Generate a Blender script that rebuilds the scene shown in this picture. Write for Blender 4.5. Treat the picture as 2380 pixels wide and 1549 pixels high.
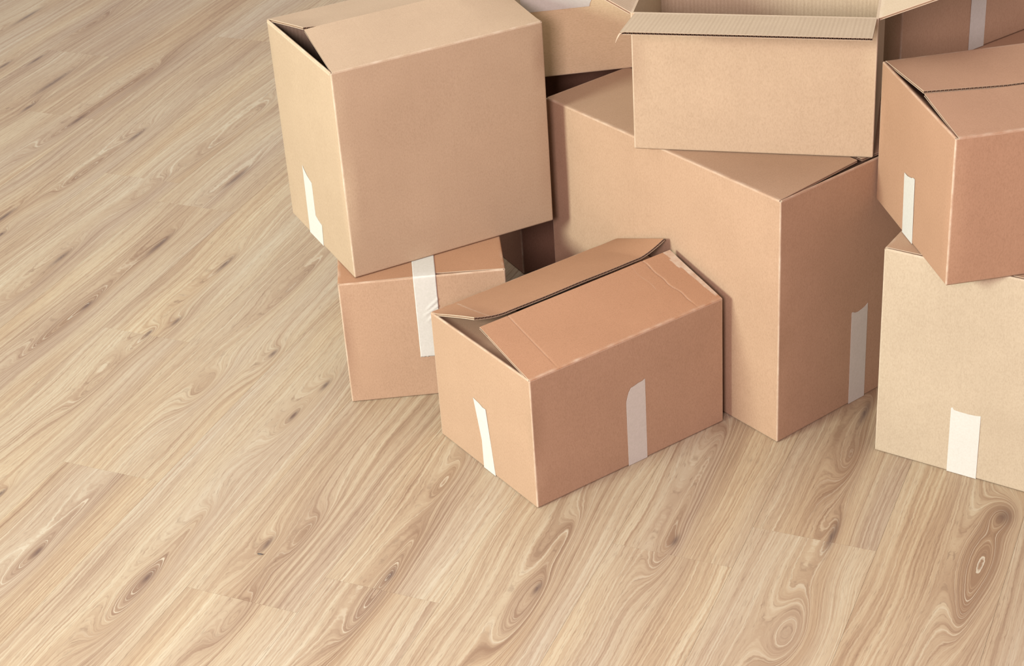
import bpy, bmesh, math, random
from mathutils import Matrix, Vector, noise

scene = bpy.context.scene
for o in list(bpy.data.objects):
    bpy.data.objects.remove(o, do_unlink=True)
C = scene.collection
S = 1.09                                  # solved units -> metres

# ------------------------------------------------------------------ camera
F_PX, PITCH, ROLL = 4270.11, 0.5356013, -0.0709548
cam_data = bpy.data.cameras.new('camera')
cam = bpy.data.objects.new('camera', cam_data)
C.objects.link(cam)
fwd = Vector((0, math.cos(PITCH), -math.sin(PITCH)))
up0 = Vector((0, math.sin(PITCH), math.cos(PITCH)))
rt0 = Vector((1, 0, 0))
rt = math.cos(ROLL) * rt0 + math.sin(ROLL) * up0
up = -math.sin(ROLL) * rt0 + math.cos(ROLL) * up0
m = Matrix.Identity(4)
for i in range(3):
    m[i][0], m[i][1], m[i][2] = rt[i], up[i], -fwd[i]
m[2][3] = 1.6 * S
cam.matrix_world = m
cam_data.sensor_fit = 'HORIZONTAL'
cam_data.sensor_width = 36.0
cam_data.lens = F_PX / 2380.0 * 36.0
cam_data.clip_start = 0.05
scene.camera = cam

# ------------------------------------------------------------------ world, lamps, exposure
world = bpy.data.worlds.new('world')
scene.world = world
world.use_nodes = True
bg = world.node_tree.nodes['Background']
bg.inputs['Color'].default_value = (1.0, 0.72, 0.76, 1)
bg.inputs['Strength'].default_value = 0.62

def area(name, az, el, dist, sx, sy, power, color, tgt=(0.15, 2.75, 0.25)):
    """A window-sized soft lamp; az / el give the direction the light travels in."""
    ld = bpy.data.lights.new(name, 'AREA')
    ld.shape = 'RECTANGLE'
    ld.size, ld.size_y, ld.energy, ld.color = sx, sy, power, color
    lo = bpy.data.objects.new(name, ld)
    C.objects.link(lo)
    a, e = math.radians(az), math.radians(el)
    d = Vector((math.cos(a) * math.cos(e), math.sin(a) * math.cos(e), -math.sin(e)))
    lo.location = Vector(tgt) - d * dist
    lo.rotation_euler = d.to_track_quat('-Z', 'Y').to_euler()
    return lo
area('window_light', 34, 21, 4.5, 1.0, 1.0, 292, (0.86, 1.0, 0.94))
area('room_light', 77, 27, 3.6, 0.65, 0.65, 104, (1.0, 0.77, 0.83))
area('overhead_fill', 0, 89.9, 2.4, 3.0, 3.0, 58, (0.88, 0.96, 0.95), (-0.5, 3.4, 0.3))  # added, unseen lamp overhead that brightens the box tops

scene.view_settings.view_transform = 'Standard'
scene.view_settings.look = 'None'
scene.view_settings.exposure = 0.0
scene.view_settings.gamma = 1.0
scene.view_settings.use_curve_mapping = False

# ------------------------------------------------------------------ node helpers
def lin(r, g, b):
    f = lambda c: c / 12.92 if c <= 0.04045 else ((c + 0.055) / 1.055) ** 2.4
    return (f(r / 255), f(g / 255), f(b / 255), 1)

class NT:
    def __init__(self, tree):
        self.t = tree
    def n(self, kind, **kw):
        nd = self.t.nodes.new(kind)
        for k, v in kw.items():
            setattr(nd, k, v)
        return nd
    def link(self, a, b):
        self.t.links.new(a, b)
    def math(self, op, a, b=None, c=None, clamp=False):
        nd = self.n('ShaderNodeMath', operation=op)
        nd.use_clamp = clamp
        for i, v in enumerate((a, b, c)):
            if v is None:
                continue
            if isinstance(v, (int, float)):
                nd.inputs[i].default_value = v
            else:
                self.link(v, nd.inputs[i])
        return nd.outputs[0]
    def vmath(self, op, a, b=None, c=None):
        nd = self.n('ShaderNodeVectorMath', operation=op)
        for i, v in enumerate((a, b, c)):
            if v is None:
                continue
            if isinstance(v, (tuple, list)):
                nd.inputs[i].default_value = v
            else:
                self.link(v, nd.inputs[i])
        return nd.outputs['Value'] if op in ('DOT_PRODUCT', 'LENGTH') else nd.outputs[0]
    def noise(self, vec, scale, detail=2.0, rough=0.5, dim='3D', w=None):
        nd = self.n('ShaderNodeTexNoise', noise_dimensions=dim)
        nd.inputs['Scale'].default_value = scale
        nd.inputs['Detail'].default_value = detail
        nd.inputs['Roughness'].default_value = rough
        if vec is not None:
            self.link(vec, nd.inputs['Vector'])
        if w is not None:
            self.link(w, nd.inputs['W'])
        return nd.outputs[0]
    def ramp(self, fac, stops, interp='LINEAR'):
        nd = self.n('ShaderNodeValToRGB')
        cr = nd.color_ramp
        cr.interpolation = interp
        while len(cr.elements) < len(stops):
            cr.elements.new(0.5)
        for e, (p, col) in zip(cr.elements, stops):
            e.position = p
            e.color = col if len(col) == 4 else (*col, 1)
        self.link(fac, nd.inputs[0])
        return nd.outputs[0]
    def mix(self, fac, a, b, mode='MIX'):
        nd = self.n('ShaderNodeMix', data_type='RGBA', blend_type=mode)
        for s, v in ((nd.inputs[0], fac), (nd.inputs[6], a), (nd.inputs[7], b)):
            if isinstance(v, (int, float)):
                s.default_value = v
            elif isinstance(v, tuple):
                s.default_value = v
            else:
                self.link(v, s)
        return nd.outputs[2]

def new_mat(name):
    mt = bpy.data.materials.new(name)
    mt.use_nodes = True
    nt = NT(mt.node_tree)
    bsdf = mt.node_tree.nodes['Principled BSDF']
    return mt, nt, bsdf

# ------------------------------------------------------------------ cardboard, tape
def cardboard(name, base, inside=False, seed=0.0):
    mt, nt, b = new_mat(name)
    tc = nt.n('ShaderNodeTexCoord').outputs['Object']
    off = nt.vmath('ADD', tc, (seed * 1.7, seed * 0.9, seed * 2.3))
    mott = nt.noise(off, 9, 3, 0.6)
    fib = nt.noise(nt.vmath('MULTIPLY', off, (1, 1, 0.45)), 560, 3, 0.65)
    fib2 = nt.noise(off, 130, 2, 0.5)
    r, g, bl = base
    dark = (r * 0.86, g * 0.84, bl * 0.82, 1)
    light = (min(1, r * 1.10), min(1, g * 1.11), min(1, bl * 1.13), 1)
    col = nt.ramp(fib, [(0.30, dark), (0.5, (r, g, bl, 1)), (0.72, light)])
    col = nt.mix(nt.math('MULTIPLY_ADD', fib2, 0.7, -0.12, clamp=True), col, (r, g, bl, 1))
    col = nt.mix(0.65, col, nt.ramp(mott, [(0.32, (0.94, 0.93, 0.92)), (0.68, (1.04, 1.04, 1.04))]), 'MULTIPLY')
    # flute lines showing through the liner: one every 6.5 mm round the wall
    fa = nt.n('ShaderNodeAttribute', attribute_name='flute').outputs['Fac']
    fl = nt.math('SINE', nt.math('MULTIPLY', fa, 2 * math.pi / 0.0065))
    lines = nt.noise(None, 140.0, 2.0, 0.6, '1D', w=fa)
    if not inside:
        lf = nt.math('MULTIPLY', nt.math('SUBTRACT', lines, 0.52), 1.2, clamp=True)
        col = nt.mix(nt.math('MULTIPLY', lf, 0.40), col, dark)
    if inside:
        col = nt.mix(nt.math('MULTIPLY', nt.math('MULTIPLY_ADD', fl, 0.30, 0.30), lines), col, (r * .7, g * .66, bl * .62, 1))
    at = nt.n('ShaderNodeAttribute', attribute_name='wear')
    wn = nt.noise(off, 70, 3, 0.6)
    wf = nt.math('MULTIPLY', at.outputs['Fac'], nt.math('MULTIPLY_ADD', wn, 1.6, -0.15, clamp=True), clamp=True)
    col = nt.mix(wf, col, (0.46, 0.375, 0.275, 1))
    nt.link(col, b.inputs['Base Color'])
    b.inputs['Roughness'].default_value = 0.82
    b.inputs['Specular IOR Level'].default_value = 0.22
    bp = nt.n('ShaderNodeBump')
    bp.inputs['Strength'].default_value = 0.06
    bp.inputs['Distance'].default_value = 0.0004
    hgt = nt.math('MULTIPLY_ADD', fl, 0.12, nt.math('MULTIPLY', fib, 0.4))
    nt.link(hgt, bp.inputs['Height'])
    nt.link(bp.outputs[0], b.inputs['Normal'])
    return mt

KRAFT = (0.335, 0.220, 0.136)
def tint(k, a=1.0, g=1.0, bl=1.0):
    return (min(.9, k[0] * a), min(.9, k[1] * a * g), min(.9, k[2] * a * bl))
M_OUT = cardboard('kraft_liner', KRAFT)
M_WARM = cardboard('kraft_liner_orange', tint(KRAFT, 0.95, 0.90, 0.86), seed=3)
M_TAN = cardboard('kraft_liner_tan', tint(KRAFT, 1.06, 1.115, 1.15), seed=27)
M_ORANGE = cardboard('kraft_liner_flap', tint(KRAFT, 0.94, 0.84, 0.74), seed=30)
M_PALE = cardboard('kraft_liner_pale', tint(KRAFT, 1.07, 1.24, 1.36), seed=6)
M_BACK = cardboard('kraft_liner_light', tint(KRAFT, 1.55, 1.20, 1.18), seed=21)
M_GAP_SHADE = cardboard('kraft_liner_gap_shade', tint(KRAFT, 0.55, 0.85, 0.85), seed=24)  # board colour darkened to stand in for deep shade in the gap
M_IN = cardboard('kraft_inside', tint(KRAFT, 1.27, 1.22, 1.32), inside=True, seed=9)
M_RAW = cardboard('raw_board_edge', tint(KRAFT, 1.12, 1.16, 1.25), seed=12)
M_FLUTE = cardboard('fluted_medium', tint(KRAFT, 0.62, 0.9, 0.86), seed=15)  # medium colour lowered so the flute holes look more deeply shaded

def tape_mat():
    mt, nt, b = new_mat('paper_tape')
    tc = nt.n('ShaderNodeTexCoord').outputs['Object']
    f = nt.noise(tc, 260, 3, 0.6)
    g = nt.noise(tc, 22, 2, 0.5)
    col = nt.ramp(f, [(0.3, (0.44, 0.43, 0.37)), (0.7, (0.48, 0.47, 0.41))])
    col = nt.mix(0.5, col, nt.ramp(g, [(0.3, (0.96, 0.96, 0.96)), (0.7, (1, 1, 1))]), 'MULTIPLY')
    nt.link(col, b.inputs['Base Color'])
    b.inputs['Roughness'].default_value = 0.55
    b.inputs['Specular IOR Level'].default_value = 0.35
    bp = nt.n('ShaderNodeBump')
    bp.inputs['Strength'].default_value = 0.25
    bp.inputs['Distance'].default_value = 0.0006
    nt.link(nt.math('ADD', nt.math('MULTIPLY', f, 0.4), g), bp.inputs['Height'])
    nt.link(bp.outputs[0], b.inputs['Normal'])
    return mt
M_TAPE = tape_mat()

# ------------------------------------------------------------------ laminate grain
def wood_group():
    g = bpy.data.node_groups.new('laminate_oak_grain', 'ShaderNodeTree')
    I = g.interface
    I.new_socket('Vector', in_out='INPUT', socket_type='NodeSocketVector')
    I.new_socket('Bump', in_out='INPUT', socket_type='NodeSocketFloat')
    I.new_socket('Knot', in_out='INPUT', socket_type='NodeSocketFloat')
    I.new_socket('Brown', in_out='INPUT', socket_type='NodeSocketFloat')
    I.new_socket('Seed', in_out='INPUT', socket_type='NodeSocketFloat')
    I.new_socket('Tone', in_out='INPUT', socket_type='NodeSocketFloat')
    I.new_socket('Color', in_out='OUTPUT', socket_type='NodeSocketColor')
    I.new_socket('Height', in_out='OUTPUT', socket_type='NodeSocketFloat')
    nt = NT(g)
    gi = nt.n('NodeGroupInput')
    go = nt.n('NodeGroupOutput')
    V, BUMP, KNOT, BROWN, SEED, TONE = [gi.outputs[i] for i in range(6)]
    sp = nt.n('ShaderNodeSeparateXYZ')
    nt.link(V, sp.inputs[0])
    x, y = sp.outputs[0], sp.outputs[1]
    def comb(a, b, c):
        nd = nt.n('ShaderNodeCombineXYZ')
        for i, v in enumerate((a, b, c)):
            if isinstance(v, (int, float)):
                nd.inputs[i].default_value = v
            else:
                nt.link(v, nd.inputs[i])
        return nd.outputs[0]
    P = comb(x, y, SEED)
    warp = nt.noise(nt.vmath('MULTIPLY', P, (1.5, 3.5, 3.1)), 1.0, 2, 0.5)
    warp2 = nt.noise(nt.vmath('MULTIPLY', P, (8.0, 24.0, 3.1)), 1.0, 2, 0.5)
    rag = nt.noise(nt.vmath('MULTIPLY', P, (120.0, 90.0, 1.0)), 1.0, 2, 0.6)
    phi = nt.math('ADD', y, BUMP)
    phi = nt.math('MULTIPLY_ADD', nt.math('SUBTRACT', warp, 0.5), 0.075, phi)
    phi = nt.math('MULTIPLY_ADD', nt.math('SUBTRACT', warp2, 0.5), 0.008, phi)
    phi = nt.math('MULTIPLY_ADD', nt.math('SUBTRACT', rag, 0.5), 0.0028, phi)
    w = nt.math('MULTIPLY_ADD', SEED, 7.3, phi)
    rings = nt.noise(None, 95.0, 2.0, 0.6, '1D', w=w)
    rings_f = nt.noise(None, 330.0, 1.0, 0.5, '1D', w=w)
    fib = nt.noise(comb(nt.math('MULTIPLY', x, 9.0), nt.math('MULTIPLY', phi, 380.0), SEED), 1.0, 3, 0.7)
    pore = nt.noise(comb(nt.math('MULTIPLY', x, 48.0), nt.math('MULTIPLY', phi, 760.0), SEED), 1.0, 1, 0.5)
    broad = nt.noise(comb(nt.math('MULTIPLY', x, 1.7), nt.math('MULTIPLY', phi, 16.0), SEED), 1.0, 2, 0.5)
    v = nt.math('MULTIPLY', rings, 0.62)
    v = nt.math('MULTIPLY_ADD', rings_f, 0.34, v)
    v = nt.math('MULTIPLY_ADD', fib, 0.62, v)
    v = nt.math('MULTIPLY_ADD', broad, 0.66, v)
    v = nt.math('ADD', v, -0.605)
    v = nt.math('ADD', v, TONE)
    v = nt.math('SUBTRACT', v, nt.math('MULTIPLY', BROWN, 0.22))
    col = nt.ramp(v, [(0.12, lin(168, 134, 106)), (0.34, lin(193, 162, 130)), (0.50, lin(208, 180, 146)),
                      (0.66, lin(219, 195, 161)), (0.88, lin(230, 211, 179))])
    hue = nt.noise(comb(nt.math('MULTIPLY', x, 1.1), nt.math('MULTIPLY', phi, 9.0), nt.math('ADD', SEED, 4.4)), 1.0, 1, 0.5)
    col = nt.mix(0.85, col, nt.ramp(hue, [(0.30, (0.96, 0.97, 1.03)), (0.5, (1, 1, 1)), (0.70, (1.03, 0.99, 0.92))]), 'MULTIPLY')
    # pale thin latewood lines
    pale = nt.math('MULTIPLY', nt.math('SUBTRACT', rings_f, 0.62), 6.0, clamp=True)
    col = nt.mix(nt.math('MULTIPLY', pale, nt.math('MULTIPLY_ADD', BROWN, 0.50, 0.12, clamp=True)), col, lin(236, 220, 192))
    # pores
    pf = nt.math('MULTIPLY', nt.math('SUBTRACT', pore, 0.56), 4.5, clamp=True)
    col = nt.mix(nt.math('MULTIPLY', pf, 0.50), col, lin(150, 120, 96))
    # knots
    kn = nt.math('MULTIPLY', KNOT, nt.math('MULTIPLY_ADD', fib, 1.5, 0.1), clamp=True)
    col = nt.mix(nt.math('MULTIPLY', kn, 0.85), col, lin(104, 80, 74))
    col = nt.mix(1.0, col, (0.52, 0.55, 0.55, 1), 'MULTIPLY')
    nt.link(col, go.inputs[0])
    hh = nt.math('SUBTRACT', nt.math('MULTIPLY', fib, 0.5), pf)
    nt.link(hh, go.inputs[1])
    return g
WOOD = wood_group()

def plank_material(idx, bumps, seed, tone):
    """bumps: (x, y, a, b, amplitude, knot, brown) in plank coordinates."""
    mt, nt, b = new_mat('laminate_plank_%03d' % idx)
    tc = nt.n('ShaderNodeTexCoord').outputs['Object']
    gr = nt.n('ShaderNodeGroup')
    gr.node_tree = WOOD
    nt.link(tc, gr.inputs[0])
    acc = {'amp': None, 'knot': None, 'brown': None}
    for (bx, by, a, bb, amp, kn, br) in bumps:
        v = nt.vmath('MULTIPLY_ADD', tc, (1 / a, 1 / bb, 0), (-bx / a, -by / bb, 0))
        d2 = nt.vmath('DOT_PRODUCT', v, v)
        e = nt.math('POWER', 0.36788, d2)
        for key, val, src in (('amp', amp, e), ('knot', kn, None), ('brown', br, None)):
            if not val:
                continue
            if key == 'amp':
                s = e
            elif key == 'knot':
                s = nt.math('POWER', 0.36788, nt.math('MULTIPLY', d2, 3.6))
            else:
                s = nt.math('POWER', 0.36788, nt.math('MULTIPLY', d2, 0.8))
            acc[key] = nt.math('MULTIPLY', s, val) if acc[key] is None else nt.math('MULTIPLY_ADD', s, val, acc[key])
    for key, i in (('amp', 1), ('knot', 2), ('brown', 3)):
        if acc[key] is not None:
            nt.link(acc[key], gr.inputs[i])
    gr.inputs[4].default_value = seed
    gr.inputs[5].default_value = tone
    nt.link(gr.outputs[0], b.inputs['Base Color'])
    b.inputs['Roughness'].default_value = 0.5
    b.inputs['Specular IOR Level'].default_value = 0.3
    bp = nt.n('ShaderNodeBump')
    bp.inputs['Strength'].default_value = 0.12
    bp.inputs['Distance'].default_value = 0.0006
    nt.link(gr.outputs[1], bp.inputs['Height'])
    nt.link(bp.outputs[0], b.inputs['Normal'])
    return mt

# ------------------------------------------------------------------ mesh helpers
def link_mesh(name, verts, faces, mats, parent=None, fmat=None, wear=None, smooth=None, flute=None):
    me = bpy.data.meshes.new(name)
    me.from_pydata([tuple(v) for v in verts], [], faces)
    for mt in mats:
        me.materials.append(mt)
    if fmat:
        me.polygons.foreach_set('material_index', fmat)
    if smooth is not None:
        me.polygons.foreach_set('use_smooth', smooth)
    if wear:
        at = me.attributes.new('wear', 'FLOAT', 'POINT')
        at.data.foreach_set('value', wear)
    if flute:
        at = me.attributes.new('flute', 'FLOAT', 'POINT')
        at.data.foreach_set('value', flute)
    me.update()
    o = bpy.data.objects.new(name, me)
    C.objects.link(o)
    if parent is not None:
        o.parent = parent
    return o

# ------------------------------------------------------------------ floor
TH = math.radians(65.0)
G = Vector((math.cos(TH), math.sin(TH)))          # along the planks
N = Vector((math.sin(TH), -math.cos(TH)))         # across the planks
PW, PL, PT = 0.194, 1.285, 0.008
fl = link_mesh('floor', [(-3.6, 0.2, -0.05), (3.4, 0.2, -0.05), (3.4, 7.2, -0.05), (-3.6, 7.2, -0.05),
                         (-3.6, 0.2, -PT), (3.4, 0.2, -PT), (3.4, 7.2, -PT), (-3.6, 7.2, -PT)],
               [(3, 2, 1, 0), (4, 5, 6, 7), (0, 1, 5, 4), (1, 2, 6, 5), (2, 3, 7, 6), (3, 0, 4, 7)],
               [cardboard('underlay', (0.25, 0.2, 0.16))])
fl['kind'] = 'structure'
fl['label'] = 'light oak laminate floor of long planks laid diagonally'

M_WALL, nt_, b_ = new_mat('painted_wall')
nt_.link(nt_.ramp(nt_.noise(nt_.n('ShaderNodeTexCoord').outputs['Object'], 60, 3, 0.6), [(0.3, (0.74, 0.72, 0.69)), (0.7, (0.78, 0.76, 0.73))]), b_.inputs['Base Color'])
b_.inputs['Roughness'].default_value = 0.9
def wall(name, x0, y0, x1, y1, z0, z1, mt):
    o = link_mesh(name, [(x, y, z) for z in (z0, z1) for (x, y) in ((x0, y0), (x1, y0), (x1, y1), (x0, y1))],
                  [(3, 2, 1, 0), (4, 5, 6, 7), (0, 1, 5, 4), (1, 2, 6, 5), (2, 3, 7, 6), (3, 0, 4, 7)], [mt])
    o['kind'] = 'structure'
    return o
wall('wall_back', -3.6, 7.2, 3.4, 7.35, -0.05, 2.6, M_WALL)['label'] = 'plain off-white wall far behind the pile'
wall('wall_right', 3.4, 0.2, 3.55, 7.35, -0.05, 2.6, M_WALL)['label'] = 'plain off-white wall right of the pile'
M_TRIM, nt_, b_ = new_mat('painted_trim')
nt_.link(nt_.ramp(nt_.noise(nt_.n('ShaderNodeTexCoord').outputs['Object'], 40, 2, 0.5), [(0.3, (0.80, 0.79, 0.77)), (0.7, (0.84, 0.83, 0.81))]), b_.inputs['Base Color'])
wall('baseboard_back', -3.6, 7.185, 3.385, 7.2, 0.0, 0.08, M_TRIM)
wall('baseboard_right', 3.385, 0.2, 3.4, 7.2, 0.0, 0.08, M_TRIM)

# knots and flame figures (across, along, half length, kind), measured on the floor
FEATS = [(-3.182,3.832,0.087,'k'), (-3.027,3.520,0.039,'k'), (-2.966,3.574,0.051,'k'), (-2.964,3.828,0.053,'l'),
 (-2.830,3.456,0.098,'k'), (-2.798,3.309,0.038,'k'), (-2.631,3.373,0.115,'l'), (-2.632,3.276,0.045,'k'),
 (-2.624,3.544,0.060,'l'), (-2.226,3.343,0.177,'f'), (-2.446,3.017,0.062,'l'), (-2.440,3.235,0.051,'k'),
 (-2.253,2.987,0.037,'l'), (-2.091,3.104,0.068,'k'), (-2.490,2.792,0.053,'k'), (-2.256,2.667,0.049,'k'),
 (-2.245,2.576,0.057,'l'), (-2.445,2.720,0.012,'k'), (-2.086,2.776,0.061,'k'), (-1.907,2.744,0.049,'k'),
 (-2.086,2.513,0.027,'k'), (-2.091,2.402,0.103,'l'), (-1.880,2.512,0.024,'k'), (-1.908,2.458,0.017,'k'),
 (-1.639,2.464,0.017,'k'), (-1.699,2.324,0.064,'f'), (-1.493,2.395,0.025,'k'), (-1.500,2.289,0.025,'k'),
 (-1.726,2.713,0.109,'l'), (-1.900,2.292,0.067,'l'), (-1.703,1.812,0.016,'k'), (-1.704,1.888,0.139,'l'),
 (-1.498,1.935,0.053,'l'), (-1.497,1.813,0.011,'k'), (-1.491,1.764,0.082,'f'), (-1.315,1.987,0.029,'l'),
 (-1.360,1.949,0.024,'k'), (-1.315,1.777,0.022,'l'), (-1.859,1.928,0.011,'k'), (-0.919,2.103,0.049,'l'),
 (-0.912,1.982,0.018,'k'), (-0.913,1.926,0.081,'f'), (-1.160,2.199,0.026,'l'), (-1.140,1.993,0.068,'l'),
 (-1.138,1.938,0.015,'k'), (-1.138,1.840,0.043,'l'), (-0.753,2.158,0.021,'k'), (-0.763,2.210,0.070,'l'),
 (-0.291,2.376,0.027,'K'), (-0.301,2.261,0.065,'f'), (-0.304,2.143,0.049,'l'), (-0.528,2.247,0.051,'k'),
 (-0.524,1.997,0.060,'L'), (-0.769,2.399,0.066,'l'), (-0.549,2.466,0.027,'l'), (-0.562,2.596,0.046,'k')]
JOINTS = {0: 2.041, 2: 1.813, 5: 2.122, -5: 3.289, -3: 3.042, 1: 2.80, 4: 2.969, 3: 1.902}
rng = random.Random(11)
pv, pf = [], []
def plank_mesh():
    g_, hw = 0.00016, PW / 2
    prof = [(0, 0, -PT), (g_, 0, -PT * 0.4), (g_, 0, 0)]
    vs, fs = [], []
    for ins, _, z in prof:
        vs += [(ins, -hw + ins, z), (PL - ins, -hw + ins, z), (PL - ins, hw - ins, z), (ins, hw - ins, z)]
    for k in range(2):
        for i in range(4):
            j = (i + 1) % 4
            fs.append((4 * k + i, 4 * k + j, 4 * k + 4 + j, 4 * k + 4 + i))
    fs.append((8, 9, 10, 11))
    fs.append((3, 2, 1, 0))
    return vs, fs
pvs, pfs = plank_mesh()
pidx = 0
for row in range(-13, 12):
    nc = -1.620 + PW * (row - 0.5)
    j0 = JOINTS.get(row, rng.uniform(1.5, 1.5 + PL))
    k0 = math.floor((0.4 - j0) / PL)
    for k in range(k0, k0 + 7):
        g0 = j0 + k * PL
        mid = N * nc + G * (g0 + PL / 2)
        if not (-2.6 < mid.x < 2.5 and 0.95 < mid.y < 6.4):
            continue
        bumps = []
        for (fn, fg, hl, kind) in FEATS:
            lx, ly = fg - g0, -(fn - nc)
            if not (-0.1 < lx < PL + 0.1 and abs(ly) < PW / 2 + 0.004):
                continue
            if kind == 'k':
                a = max(0.018, hl * 0.9)
                bumps.append((lx, ly, a * 1.5, 0.007 + 0.07 * a, 0.016, 1.0, 0.35))
                bumps.append((lx - a * 1.8, ly, a * 4.0, 0.022, 0.026, 0, 0.40))
            elif kind == 'K':
                bumps.append((lx, ly, 0.040, 0.024, 0.070, 0.8, 0.7))
                bumps.append((lx - 0.11, ly, 0.14, 0.036, 0.060, 0, 0.6))
            elif kind == 'l':
                a = max(0.045, hl)
                bumps.append((lx, ly, a * 1.5, 0.013, 0.024, 0, 0.65))
                bumps.append((lx, ly, a * 2.8, 0.030, 0.020, 0, 0.30))
            elif kind == 'L':
                bumps.append((lx, ly, 0.085, 0.036, 0.060, 0, 0.6))
            else:
                a = max(0.06, hl)
                bumps.append((lx, ly, a * 1.6, 0.026, 0.050, 0, 0.75))
        if not bumps:
            for q in range(2):
                lx, ly, a = rng.uniform(0.1, PL - 0.1), rng.uniform(-0.05, 0.05), rng.uniform(0.05, 0.12)
                bumps.append((lx, ly, a * 1.5, rng.uniform(0.012, 0.025), rng.uniform(0.012, 0.03), 0.5 if q == 0 else 0, 0.5))
        mt = plank_material(pidx, bumps, rng.uniform(0, 40), rng.uniform(-0.05, 0.07))
        o = link_mesh('plank', pvs, pfs, [mt], parent=fl)
        o.location = (N * nc + G * g0).to_3d()
        o.rotation_euler = (0, 0, TH)
        pidx += 1

# ------------------------------------------------------------------ cardboard box builder
TB = 0.0042            # board thickness
RA = 0.0020            # hinge and corner radius

def jitter(a, b, sc=9.0, seed=0.0):
    return noise.noise(Vector((a * sc, b * sc, seed)))

def box_root(name, label, origin, cols, dims, off):
    r = bpy.data.objects.new(name, None)
    C.objects.link(r)
    mm = Matrix.Identity(4)
    for i in range(3):
        for j in range(3):
            mm[i][j] = cols[j][i]
        mm[i][3] = origin[i]
    r.matrix_world = mm
    r.empty_display_size = 0.05
    r['label'] = label
    r['category'] = 'box'
    r['group'] = 'brown cardboard moving boxes'
    r['_dims'] = dims
    return r

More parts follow.
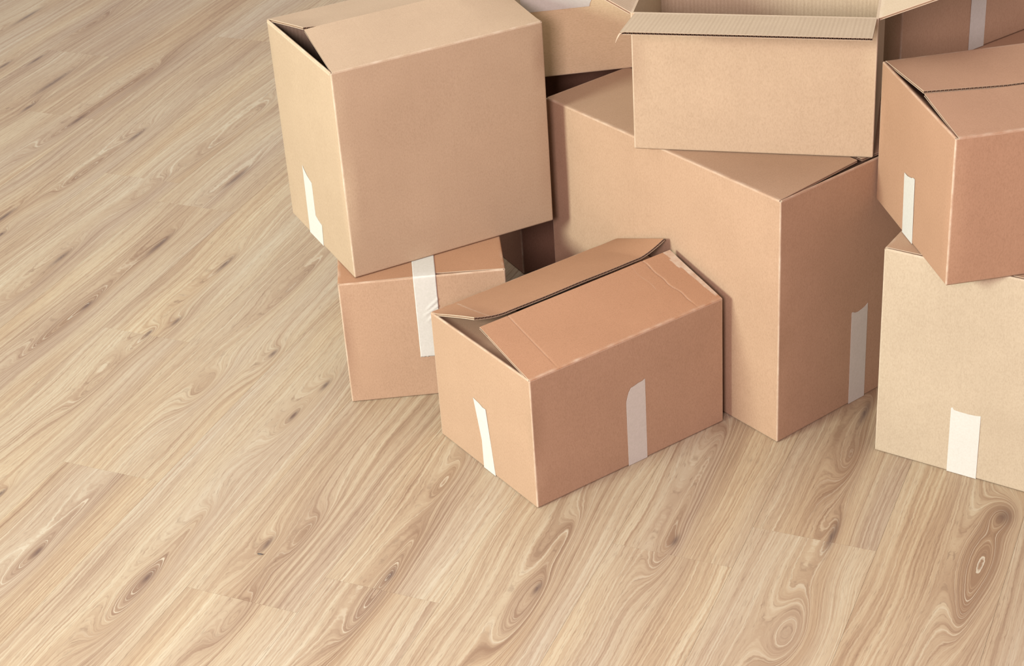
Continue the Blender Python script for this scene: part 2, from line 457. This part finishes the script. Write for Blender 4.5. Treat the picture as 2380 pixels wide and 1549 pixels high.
class Box:
    """Corner coordinates: x along the near long/short wall, y to the back, z up."""
    seed = 0
    def __init__(self, label, x, y, yaw, w, d, h, z0=0.0, mat=None, lying=False):
        Box.seed += 1
        self.sd = Box.seed * 3.7
        self.w, self.d, self.h = w * S, d * S, h * S
        self.mat = mat or M_OUT
        u = Vector((math.cos(yaw), math.sin(yaw), 0))
        v = Vector((-math.sin(yaw), math.cos(yaw), 0))
        up = Vector((0, 0, 1))
        P0 = Vector((x, y, z0)) * S
        if lying:                      # the floor of the carton faces left
            cols = (v, up, u)
            self.o = Vector((self.w / 2, 0, self.h / 2))
            org = P0 + v * self.w / 2 + u * self.h / 2
        else:
            cols = (u, v, up)
            self.o = Vector((self.w / 2, self.d / 2, 0))
            org = P0 + u * self.w / 2 + v * self.d / 2
        self.root = box_root('cardboard_box', label, org, cols, (self.w, self.d, self.h), self.o)
        del self.root['_dims']
        self.body()

    def L(self, p):
        return Vector(p) - self.o

    def body(self):
        w, d, zt = self.w, self.d, self.h - RA
        # profile round the footprint
        prof = []
        cs = [((RA, RA), 180), ((w - RA, RA), 270), ((w - RA, d - RA), 0), ((RA, d - RA), 90)]
        for ci, ((cx, cy), a0) in enumerate(cs):
            for k in range(4):
                a = math.radians(a0 + 30 * k)
                prof.append((cx + RA * math.cos(a), cy + RA * math.sin(a), math.cos(a), math.sin(a), 1.0 if k in (1, 2) else 0.55))
            nx, ny = cs[(ci + 1) % 4][0]
            aa = math.radians(a0 + 90)
            px, py = cx + RA * math.cos(aa), cy + RA * math.sin(aa)
            qx, qy = nx + RA * math.cos(aa), ny + RA * math.sin(aa)
            Ln = math.hypot(qx - px, qy - py)
            st = [0.0012 / Ln] + [i / 14 for i in range(1, 14)] + [1 - 0.0012 / Ln]
            for t in st:
                prof.append((px + (qx - px) * t, py + (qy - py) * t, math.cos(aa), math.sin(aa), 0.0))
        rows = [0.0, 0.0025, 0.004] + [zt * i / 12 for i in range(1, 12)] + [zt - 0.0015, zt]
        n = len(prof)
        V, Fc, fm, we, sm = [], [], [], [], []
        for zi, z in enumerate(rows):
            edge = min(z, zt - z) / zt
            for (x, y, nx, ny, wr) in prof:
                ed = min(1.0, edge * 5)
                wob = 0.0 if wr > 0 else 0.0010 * ed * jitter(x + y * 1.3 + z * 0.2, z, 11, self.sd)
                ins = 0.0022 if zi == 0 else 0.0
                cw = wr * (0.75 + 0.7 * jitter(x + y, z, 30, self.sd))
                if zi <= 1: cw = max(cw, 0.3)
                if zi == len(rows) - 1: cw = max(cw, 0.35)
                V.append(self.L((x + nx * (wob - ins), y + ny * (wob - ins), z)))
                we.append(max(0, cw))
        for r in range(len(rows) - 1):
            for i in range(n):
                j = (i + 1) % n
                Fc.append((r * n + i, r * n + j, (r + 1) * n + j, (r + 1) * n + i)); fm.append(0); sm.append(True)
        # rim and inside walls, bottom
        b0 = len(V)
        for z in (zt, TB):
            for (x, y, nx, ny, wr) in prof:
                ix = min(max(x, TB), w - TB); iy = min(max(y, TB), d - TB)
                V.append(self.L((ix, iy, z))); we.append(0)
        top = (len(rows) - 1) * n
        for i in range(n):
            j = (i + 1) % n
            Fc.append((top + i, top + j, b0 + j, b0 + i)); fm.append(1); sm.append(False)
            Fc.append((b0 + i, b0 + j, b0 + n + j, b0 + n + i)); fm.append(1); sm.append(False)
        Fc.append(tuple(range(b0 + n, b0 + 2 * n))); fm.append(1); sm.append(False)
        Fc.append(tuple(reversed(range(n)))); fm.append(0); sm.append(False)
        link_mesh('carton_body', V, Fc, [self.mat, M_IN], self.root, fm, we, sm, [v.x + v.y for v in V])

    # side: 'front' y=0, 'back' y=d, 'left' x=0, 'right' x=w
    def frame(self, side):
        w, d = self.w, self.d
        if side == 'front': return Vector((0, 0, 0)), Vector((1, 0, 0)), Vector((0, 1, 0)), w
        if side == 'back':  return Vector((w, d, 0)), Vector((-1, 0, 0)), Vector((0, -1, 0)), w
        if side == 'left':  return Vector((0, d, 0)), Vector((0, -1, 0)), Vector((1, 0, 0)), d
        return Vector((w, 0, 0)), Vector((0, 1, 0)), Vector((-1, 0, 0)), d

    def flap(self, side, length, angle=0.0, s0=0.003, s1=None, wear=None, corr=True, lift=0.0,
             drop=None, slope=0.45, outward=False, skew0=0.0, skew1=0.0, ns=48, nt=18, mats=None, sag=None, label=None):
        """angle: degrees above horizontal, number or f(s); s in metres along the hinge from its start."""
        o0, es, eo, span = self.frame(side)
        s1 = span - 0.003 if s1 is None else s1
        ang = angle if callable(angle) else (lambda s: angle)
        h = self.h + lift
        def P(s, q):
            a = math.radians(ang(s))
            if outward:
                x, z = -q * math.cos(a), h - RA + q * math.sin(a)
            elif q < RA * 1.5708:
                f = q / RA
                x, z = RA - RA * math.cos(f), h - RA + RA * math.sin(f)
            else:
                r = q - RA * 1.5708
                x, z = RA + r * math.cos(a), h + r * math.sin(a)
                if drop: z -= min(drop, r * slope)
                if sag: z += sag(s, q)
            return o0 + es * s + eo * x + Vector((0, 0, z))
        qs = ([0, 0.5, 1.0, 1.5708] if not outward else [0, 0.7, 1.5])
        qs = [q * RA for q in qs] + [length * (i / nt) for i in range(1, nt + 1) if length * i / nt > RA * 2.2]
        grid, nrm, we = [], [], []
        for i in range(ns + 1):
            f = i / ns
            f = f + 0.12 * math.sin(2 * math.pi * f) / (2 * math.pi) * -1   # denser towards both ends
            col, coln, colw = [], [], []
            for q in qs:
                t = q / length
                a0 = s0 + skew0 * t; a1 = s1 - skew1 * t
                s = a0 + (a1 - a0) * f
                p = P(s, q)
                e = 1e-4
                ds = P(s + e, q) - P(s - e, q)
                dq = P(s, q + e) - P(s, max(0, q - e))
                nn = ds.cross(dq)
                if outward: nn = -nn
                nn.normalize()
                col.append(p); coln.append(nn)
                wv = 0.0
                if q < RA * 1.6: wv = 0.30 + 0.7 * jitter(s, q, 60, self.sd)
                if wear: wv = max(wv, wear(s, q))
                colw.append(max(0.0, wv))
            grid.append(col); nrm.append(coln); we.append(colw)
        nq = len(qs)
        V, Fc, fm, W, sm, FL = [], [], [], [], [], []
        flip = outward
        def add(poly, mi, smooth):
            Fc.append(tuple(reversed(poly)) if flip else tuple(poly)); fm.append(mi); sm.append(smooth)
        for lay in (0, 1):
            for i in range(ns + 1):
                for j in range(nq):
                    V.append(self.L(grid[i][j] - nrm[i][j] * (TB * lay)))
                    W.append(we[i][j] if lay == 0 else 0.0)
                    FL.append((grid[i][j] - o0).dot(es))
        n0 = (ns + 1) * nq
        idx = lambda lay, i, j: lay * n0 + i * nq + j
        for i in range(ns):
            for j in range(nq - 1):
                add((idx(0, i, j), idx(0, i + 1, j), idx(0, i + 1, j + 1), idx(0, i, j + 1)), 0, True)
                add((idx(1, i, j + 1), idx(1, i + 1, j + 1), idx(1, i + 1, j), idx(1, i, j)), 1, True)
        def strip(pairs, mi, wv):
            b = len(V)
            for a, c in pairs:
                V.append(self.L(a)); V.append(self.L(c)); W.extend((wv, wv)); FL.extend((0, 0))
            for k in range(len(pairs) - 1):
                add((b + 2 * k, b + 2 * k + 1, b + 2 * k + 3, b + 2 * k + 2), mi, False)
        e2 = lambda i, j: (grid[i][j], grid[i][j] - nrm[i][j] * TB)
        for i0, js, inw in ((0, list(range(nq)), 1), (ns, list(reversed(range(nq))), -1)):
            dr = [(grid[i0 + inw][j] - grid[i0][j]).normalized() * 0.0009 for j in js]
            g_ = [grid[i0][j] for j in js]
            n_ = [nrm[i0][j] for j in js]
            lv = [[g - n * (TB * f) + (d_ if k_ else d_ * 0) for g, n, d_ in zip(g_, n_, dr)]
                  for f, k_ in ((0, 0), (0.26, 0), (0.30, 1), (0.72, 1), (0.76, 0), (1, 0))]
            for a_, b_2, mi, wv in ((0, 1, 2, 0.6), (1, 2, 3, 0), (2, 3, 3, 0), (3, 4, 3, 0), (4, 5, 2, 0.6)):
                strip(list(zip(lv[a_], lv[b_2])), mi, wv)
        strip([e2(i, 0) for i in reversed(range(ns + 1))], 2, 0.2)
        if not corr:
            strip([e2(i, nq - 1) for i in range(ns + 1)], 2, 0.6)
        ma = mats or (self.mat, M_IN)
        fo = link_mesh('flap', V, Fc, [ma[0], ma[1], M_RAW, M_FLUTE], self.root, fm, W, sm, FL)
        if label: fo['label'] = label
        if corr:
            self.flutes(fo, [g[-1] for g in grid], [g[-2] for g in grid], [g[-1] for g in nrm])
        return fo

    def flutes(self, fo, edge, prev, nrm):
        """Fluted free edge: two liner lips and the wavy medium between them, 12 mm deep."""
        LT, DEEP = 0.0006, 0.022
        ln = [0.0]
        for a, b in zip(edge, edge[1:]):
            ln.append(ln[-1] + (b - a).length)
        tot = ln[-1]
        def at(s, arr):
            for k in range(len(ln) - 1):
                if s <= ln[k + 1] or k == len(ln) - 2:
                    f = (s - ln[k]) / max(1e-9, ln[k + 1] - ln[k])
                    return arr[k].lerp(arr[k + 1], f)
        dirs = [(p - e).normalized() for p, e in zip(prev, edge)]
        per = 0.0065
        cnt = int(tot / per) * 8
        V, Fc = [], []
        ring = []
        for i in range(cnt + 1):
            s = tot * i / cnt
            p, nn, dd = at(s, edge), at(s, nrm), at(s, dirs)
            amp = TB / 2 - LT
            wv = math.sin(2 * math.pi * i / 8)
            wv = max(-1, min(1, wv * 1.25))
            mid = p - nn * (TB / 2 + amp * wv * 0.98)
            b = len(V)
            for c in (p, p - nn * LT, p - nn * LT + dd * DEEP,
                      p - nn * (TB - LT) + dd * DEEP, p - nn * (TB - LT), p - nn * TB,
                      mid + nn * 0.0002 + dd * 0.0004, mid + nn * 0.0002 + dd * DEEP,
                      mid - nn * 0.0002 + dd * DEEP, mid - nn * 0.0002 + dd * 0.0004):
                V.append(self.L(c))
            ring.append(b)
        for a, b in zip(ring, ring[1:]):
            for k in (0, 1, 3, 4, 6, 8, 9):
                k2 = {9: 6}.get(k, k + 1)
                Fc.append((a + k, b + k, b + k2, a + k2))
        eo = link_mesh('corrugated_edge', V, Fc, [M_RAW, M_FLUTE], fo,
                       [0 if k in (0, 1, 3, 4) else 1 for _ in range(cnt) for k in (0, 1, 3, 4, 6, 8, 9)])
        return eo

    def tape(self, side, pts, label=None):
        """pts: outline on a wall, (distance along, height) in solved units, counter-clockwise seen from outside."""
        th = 0.0005
        def W3(a, z, k):
            off = -0.0003 - th * k
            if side == 'front': return (a, off, z)
            return (off, a, z)
        pts = [(a * S, max(z * S, 0.0008)) for a, z in pts]
        ring = []
        for i, (a, z) in enumerate(pts):                          # finer outline
            a2, z2 = pts[(i + 1) % len(pts)]
            m_ = max(1, int(math.hypot(a2 - a, z2 - z) / 0.006))
            for k in range(m_):
                ring.append((a + (a2 - a) * k / m_, z + (z2 - z) * k / m_))
        V = [self.L(W3(a, z, 0)) for a, z in ring] + [self.L(W3(a + 0.0002 * jitter(a, z, 200), z, 1)) for a, z in ring]
        n = len(ring)
        Fc = [tuple(range(n, 2 * n)), tuple(reversed(range(n)))]
        for i in range(n):
            j = (i + 1) % n
            Fc.append((i, j, n + j, n + i))
        o = link_mesh('tape', V, Fc, [M_TAPE], self.root)
        if label: o['label'] = label
        return o

def torn(a0, a1, z0, z1, prof, side='front'):
    """Tape outline with a torn upper end: prof is a list of (fraction across, drop)."""
    top = [(a0 + (a1 - a0) * f, z1 - d_) for f, d_ in prof]
    return [(a0, z0), (a1, z0)] + list(reversed(top))
SM = (0.357, 0.257, 0.2205)      # small carton
TL = (0.355, 0.270, 0.346)       # tall carton

# ---- large carton in the middle, under the open box
D = Box('large tall brown carton standing on the floor under the open box', 0.3917, 2.3117, 0.6328, 0.355, 0.5254, 0.4126)
D.flap('front', 0.17, 0, drop=0.030, slope=0.9, corr=False)
D.flap('back', 0.17, 0, drop=0.007, corr=False)
D.flap('left', 0.1905, 0, s0=0.004, s1=D.d - 0.0035, skew1=0.013, nt=24)
D.flap('right', 0.1905, 0, s0=0.003, s1=D.d - 0.004, skew0=0.011, nt=24)
D.tape('front', torn(0.1570, 0.1925, 0.0, 0.1655, [(0, 0), (0.06, -0.0012), (0.2, 0.002), (0.4, 0.003), (0.62, 0.0015), (0.8, 0.0), (1, -0.004)]))

# ---- low carton carrying the big left box
B = Box('low brown carton sealed with tape under the big left box', -0.2661, 2.512, 0.0458, 0.2627, 0.355, 0.2194)
B.flap('front', 0.13, 0, drop=0.030, slope=0.9, corr=False)
B.flap('back', 0.13, 0, drop=0.007, corr=False)
B.flap('left', 0.141, 0, s0=0.006, s1=B.d - 0.0015, skew1=0.002, mats=(M_ORANGE, M_IN))
B.flap('right', 0.141, 0, s0=0.003, s1=B.d - 0.006, skew0=0.007, mats=(M_ORANGE, M_IN))

# tape over its middle seam, folded down the near wall, a little puckered
def wrap_tape(bx, a0, a1, ytop, zlow):
    a0, a1, ytop, zlow = a0 * S, a1 * S, ytop * S, zlow * S
    path = [(ytop * (1 - k / 20), bx.h + 0.0004, 0, 1) for k in range(20)]
    for k in range(5):
        f = math.radians(22.5 * k)
        path.append((RA - (RA + 0.0005) * math.sin(f), bx.h - RA + (RA + 0.0005) * math.cos(f), -math.sin(f), math.cos(f)))
    nrow = 60
    for k in range(1, nrow + 1):
        path.append((-0.0006, (bx.h - RA) + (zlow - bx.h + RA) * k / nrow, -1, 0))
    V, Fc = [], []
    nc = 24
    for (y, z, ny, nz) in path:
        for c in range(nc + 1):
            a = a0 + (a1 - a0) * c / nc
            k = 0.0
            if ny < -0.9:
                zz = z / S
                for z_c, sl, ln_ in ((0.170, 0.9, 0.016), (0.160, 0.7, 0.020), (0.150, 1.0, 0.014)):
                    dd = (zz - z_c) - sl * ((a / S) - 0.146)
                    al = abs(a / S - 0.146) / ln_
                    k += 0.0016 * math.exp(-(dd / 0.0016) ** 2) * max(0, 1 - al * al)
            ez = 0.0015 * jitter(a, 0, 300) if z < zlow + 1e-4 else 0
            V.append(bx.L((a + 0.0003 * jitter(z, y, 60), y + ny * k, z + nz * k + ez)))
    for r in range(len(path) - 1):
        for c in range(nc):
            i = r * (nc + 1) + c
            Fc.append((i, i + nc + 1, i + nc + 2, i + 1))
    o = link_mesh('tape', V, Fc, [M_TAPE], bx.root, smooth=[True] * len(Fc))
    md = o.modifiers.new('thickness', 'SOLIDIFY')
    md.thickness = 0.0004
    md.offset = 1
wrap_tape(B, 0.1178, 0.1535, 0.30, 0.0735)

# ---- small open-seamed carton in front
Cb = Box('small brown carton with half-open top flaps in front of the pile', 0.0194, 2.1859, 0.5771, 0.3571, 0.2569, 0.2222)
Cb.flap('left', 0.130, -7, drop=0.004, corr=False)
Cb.flap('right', 0.130, -7, drop=0.004, corr=False)
w_ = Cb.w
def near_wear(s, q):
    v = 0.0
    edge = w_ - 0.003 - s                                          # torn strip along the right end
    lim = 0.0045 + 0.0085 * max(0.0, (q / 0.139) - 0.08) + 0.0035 * jitter(q, 1.0, 40) + (0.004 if 0.095 < q < 0.12 else 0)
    if q > 0.012 and edge < lim: v = 1.0
    c1 = s - (0.3010 + 0.010 * jitter(q, 3.0, 35) * 0.5 + 0.010 * (1 - q / 0.141)) * S
    if q > 0.02: v = max(v, 0.55 * math.exp(-(c1 / 0.0008) ** 2))
    c2 = s - (0.2790 + 0.004 * jitter(q, 8.0, 30)) * S
    if q > 0.07: v = max(v, 0.30 * math.exp(-(c2 / 0.0007) ** 2))
    c3 = s - 0.0515 * S
    if q > 0.03: v = max(v, 0.35 * math.exp(-(c3 / 0.0007) ** 2))
    return v
def near_sag(s, q):
    k = min(1.0, q / 0.02)
    z = -0.0004 * math.exp(-((s - 0.0515 * S) / 0.0015) ** 2) - 0.0005 * math.exp(-((s - (0.3010 + 0.010 * jitter(q, 3.0, 35) * 0.5 + 0.010 * (1 - q / 0.141)) * S) / 0.0016) ** 2)
    return k * (z + 0.0006 * jitter(s, q, 14, 2))
Cb.flap('front', 0.1392, lambda s: 15.4, s0=0.0015, s1=Cb.w - 0.0015, wear=near_wear, sag=near_sag, ns=420, nt=40, mats=(M_ORANGE, M_IN))
def far_ang(s):                                                    # s runs from the right end here
    x = (Cb.w - s) / S
    a = 15.4
    if x < 0.055: a += 4.8 * ((0.055 - x) / 0.055) ** 1.6
    if x > 0.305: a += 6.0 * ((x - 0.305) / 0.05) ** 1.4
    return a
def far_wear(s, q):
    x = (Cb.w - s) / S
    lc = 0.0445 - 0.018 * (q / 0.14)
    return 0.6 * math.exp(-((x - lc) / 0.0010) ** 2) if q > 0.012 else 0
def far_sag(s, q):
    x = (Cb.w - s) / S
    lc = 0.0445 - 0.018 * (q / 0.14)
    k = min(1, q / 0.02)
    z = 0.0006 * jitter(s, q, 14, 5)
    if x < lc: z -= 0.06 * (lc - x) * (1 - q / 0.141) + 0.0
    return k * z
Cb.flap('back', 0.1415, far_ang, s0=0.0015, s1=Cb.w - 0.002, wear=far_wear, sag=far_sag, ns=150, nt=30, mats=(M_ORANGE, M_IN))
Cb.tape('left', [(0.1385, 0.0), (0.1385, 0.05), (0.153, 0.1172), (0.1545, 0.119), (0.138, 0.1165), (0.130, 0.1135), (0.1215, 0.1138), (0.1075, 0.0)])
Cb.tape('front', [(0.1700, 0.0), (0.2055, 0.0), (0.2050, 0.1420), (0.2000, 0.1400), (0.1925, 0.1395), (0.1850, 0.1375), (0.1785, 0.1365), (0.1740, 0.1300), (0.1705, 0.1200), (0.1690, 0.1130), (0.1693, 0.06)])

# ---- bottom right carton
I = Box('pale tall carton standing on the floor at the bottom right corner', 0.5332, 2.2745, -0.6153, 0.270, 0.352, 0.3461, mat=M_PALE)
I.flap('front', 0.14, 0, drop=0.030, slope=0.9, corr=False)
I.flap('back', 0.14, 0, drop=0.007, corr=False)
I.flap('left', 0.1455, 0, s0=0.006, s1=I.d - 0.005, skew1=0.003, mats=(M_OUT, M_IN))
I.flap('right', 0.1455, 0, s0=0.006, s1=I.d - 0.006, mats=(M_OUT, M_IN))
I.tape('front', torn(0.1141, 0.1590, 0.0, 0.1105, [(0, -0.001), (0.05, -0.0025), (0.1, 0.0012), (0.3, 0.002), (0.6, 0.0022), (0.85, 0.0015), (1, 0.0)]))

# ---- big box on the left stack
A = Box('big brown carton balanced on the low taped one, left end of its top gaping', -0.2391, 2.5259, 0.4373, 0.3529, 0.2685, 0.3459, z0=0.2200, mat=M_TAN)
A.flap('left', 0.130, -72, corr=False)
A.flap('right', 0.130, -10, corr=False)
def a_near(s):
    x = s / S
    return 10.3 if x < 0.26 else 10.3 - 5.0 * ((x - 0.26) / 0.09) ** 1.5
def a_sag(s, q):
    x = s / S
    return -0.0018 * math.exp(-((x - 0.0) / 0.03) ** 2) * min(1, q / 0.05) * (q / 0.14)
A.flap('front', 0.1480, a_near, s0=0.003, skew0=0.012, sag=a_sag, ns=90, nt=26, corr=True)
def a_far(s):
    return a_near(A.w - s) - 1.1 + 2.0 * math.exp(-((A.w - s) / S / 0.03) ** 2)
A.flap('back', 0.1470, a_far, s1=A.w - 0.003, skew1=0.012, ns=90, nt=26)
A.tape('left', [(0.1880, 0.0), (0.1840, 0.1235), (0.1800, 0.1190), (0.1690, 0.1120), (0.1560, 0.1075), (0.1490, 0.1055), (0.1495, 0.0465), (0.1400, 0.0430), (0.1245, 0.0395), (0.1290, 0.0)])

# ---- box behind, mostly hidden
E_ = Box('carton coloured darker for shade deep in the gap behind the low taped one', 0.0285, 2.8990, 0.467, 0.355, 0.5254, 0.4126, mat=M_GAP_SHADE)
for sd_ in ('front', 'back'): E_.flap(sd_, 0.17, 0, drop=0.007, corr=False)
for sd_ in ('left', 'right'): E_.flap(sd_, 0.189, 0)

# ---- carton lying on its side at the back, tape end across its near wall
Fb = Box('carton lying behind the big left box with tape across its near wall', 0.0500, 2.8143, 0.0980, 0.355, 0.2700, 0.346, z0=0.4126, lying=True, mat=M_BACK)
for sd_ in ('left', 'right'): Fb.flap(sd_, 0.13, 0, drop=0.007, corr=False)
for sd_ in ('front', 'back'): Fb.flap(sd_, 0.145, 0)
Fb.tape('left', [(0.1550, 0.0), (0.1152, 0.0), (0.1152, 0.1130), (0.1200, 0.1140), (0.1252, 0.1165), (0.1400, 0.1235), (0.1550, 0.1290)][::-1])

# ---- open box on the large carton
Gb = Box('open empty carton with spread flaps on top of the large one', 0.2037, 2.5171, -0.2572, 0.3537, 0.2640, 0.2187, z0=0.4132, mat=M_TAN)
Gb.flap('front', 0.1412, 9.7, s0=0.007, s1=Gb.w - 0.003, skew0=0.001, outward=True, mats=(M_IN, M_OUT), ns=60)
# shred of liner hanging off the near flap's left corner
def shred():
    V, Fc = [], []
    for k in range(8):
        t = k / 7
        y = -0.1385 - 0.012 * t
        z = Gb.h + 0.0215 - 0.001 - 0.012 * t * t
        wd = 0.004 * (1 - t) + 0.0006
        x = 0.0085 - 0.006 * t
        for (dx, dz) in ((0, 0), (wd, 0.0004), (wd, -0.0004), (0, -0.0006)):
            V.append(Gb.L((x + dx, y + 0.0006 * math.sin(9 * t), z + dz)))
    for k in range(7):
        for c in range(4):
            d_ = (c + 1) % 4
            Fc.append((4 * k + c, 4 * k + d_, 4 * k + 4 + d_, 4 * k + 4 + c))
    Fc += [(3, 2, 1, 0), (28, 29, 30, 31)]
    link_mesh('torn_liner', V, Fc, [M_RAW], Gb.root)['label'] = 'pale shred of torn liner at the flap corner'
shred()
Gb.flap('back', 0.1412, 84, outward=True, mats=(M_IN, M_OUT))
Gb.flap('left', 0.1412, 30, outward=True, mats=(M_IN, M_OUT))
Gb.flap('right', 0.1412, 22, outward=True, mats=(M_IN, M_OUT))

# ---- box on the bottom right carton
H = Box('closed carton with a slit along its top on the pale right carton', 0.5912, 2.1542, 0.1406, 0.357, 0.2735, 0.2201, z0=0.3466, mat=M_WARM)
H.flap('left', 0.140, -2, drop=0.030, slope=0.7, corr=False)
H.flap('right', 0.140, 0, drop=0.007, corr=False)
H.flap('front', 0.1485, lambda s: 2.6 * max(0, 1 - s / 0.12), s0=0.005, skew0=0.005, ns=60)
H.flap('back', 0.1490, lambda s: 0.8 + 3.0 * max(0, 1 - (H.w - s) / 0.14), s1=H.w - 0.005, skew1=0.005, ns=60)
H.tape('left', [(0.1640, 0.0), (0.1672, 0.0935), (0.1560, 0.0935), (0.1500, 0.0948), (0.1400, 0.0975), (0.1345, 0.1005), (0.1285, 0.1008), (0.1255, 0.0)])

# ---- back right pair
uJ = Vector((math.cos(0.583), math.sin(0.583)))
vJ = Vector((-math.sin(0.583), math.cos(0.583)))
jc = Vector((0.794, 2.809)) - uJ * 0.1765
kc = jc + uJ * 0.010 - vJ * 0.115
K = Box('large carton behind the right stack with one box on it', kc.x, kc.y, 0.583, 0.5254, 0.355, 0.4126, mat=M_WARM)
for sd_ in ('left', 'right'): K.flap(sd_, 0.17, 0, drop=0.007, corr=False)
for sd_ in ('front', 'back'): K.flap(sd_, 0.192, 0)
J = Box('rear right carton with an upright tape strip on its near wall', jc.x, jc.y, 0.583, 0.355, 0.270, 0.346, z0=0.4130, mat=M_OUT)
for sd_ in ('left', 'right'): J.flap(sd_, 0.13, 0, drop=0.007, corr=False)
for sd_ in ('front', 'back'): J.flap(sd_, 0.145, 0)
J.tape('front', torn(0.1578, 0.1935, 0.0, 0.1250, [(0, 0), (0.3, 0.002), (0.7, 0.001), (1, 0)]))

# ---- crumb on the floor
cv, cf = [], []
for k in range(7):
    t = k / 6
    x = -0.005 + 0.010 * t
    y = -0.002 * math.sin(t * math.pi * 0.9) + 0.0015 * t
    r = 0.0009 * math.sin(math.pi * (0.12 + 0.76 * t)) + 0.0002
    for c in range(6):
        a = c * math.pi / 3
        cv.append((x, y + r * math.cos(a), 0.0010 + r * math.sin(a) * 0.9 + 0.0012 * math.sin(t * math.pi)))
for k in range(6):
    for c in range(6):
        d_ = (c + 1) % 6
        cf.append((k * 6 + c, k * 6 + d_, k * 6 + 6 + d_, k * 6 + 6 + c))
cf += [tuple(reversed(range(6))), tuple(range(36, 42))]
mt, nt_, b_ = new_mat('dark_crumb')
nn_ = nt_.noise(nt_.n('ShaderNodeTexCoord').outputs['Object'], 400, 2, 0.5)
nt_.link(nt_.ramp(nn_, [(0.3, (0.02, 0.017, 0.015)), (0.7, (0.06, 0.05, 0.045))]), b_.inputs['Base Color'])
cr = link_mesh('splinter', cv, cf, [mt])
cr.location = (-0.4182, 2.3140, 0.0)
cr.rotation_euler = (0, 0, math.radians(-25))
cr['label'] = 'tiny dark splinter lying on the bare floor at lower left'
cr['category'] = 'splinter'
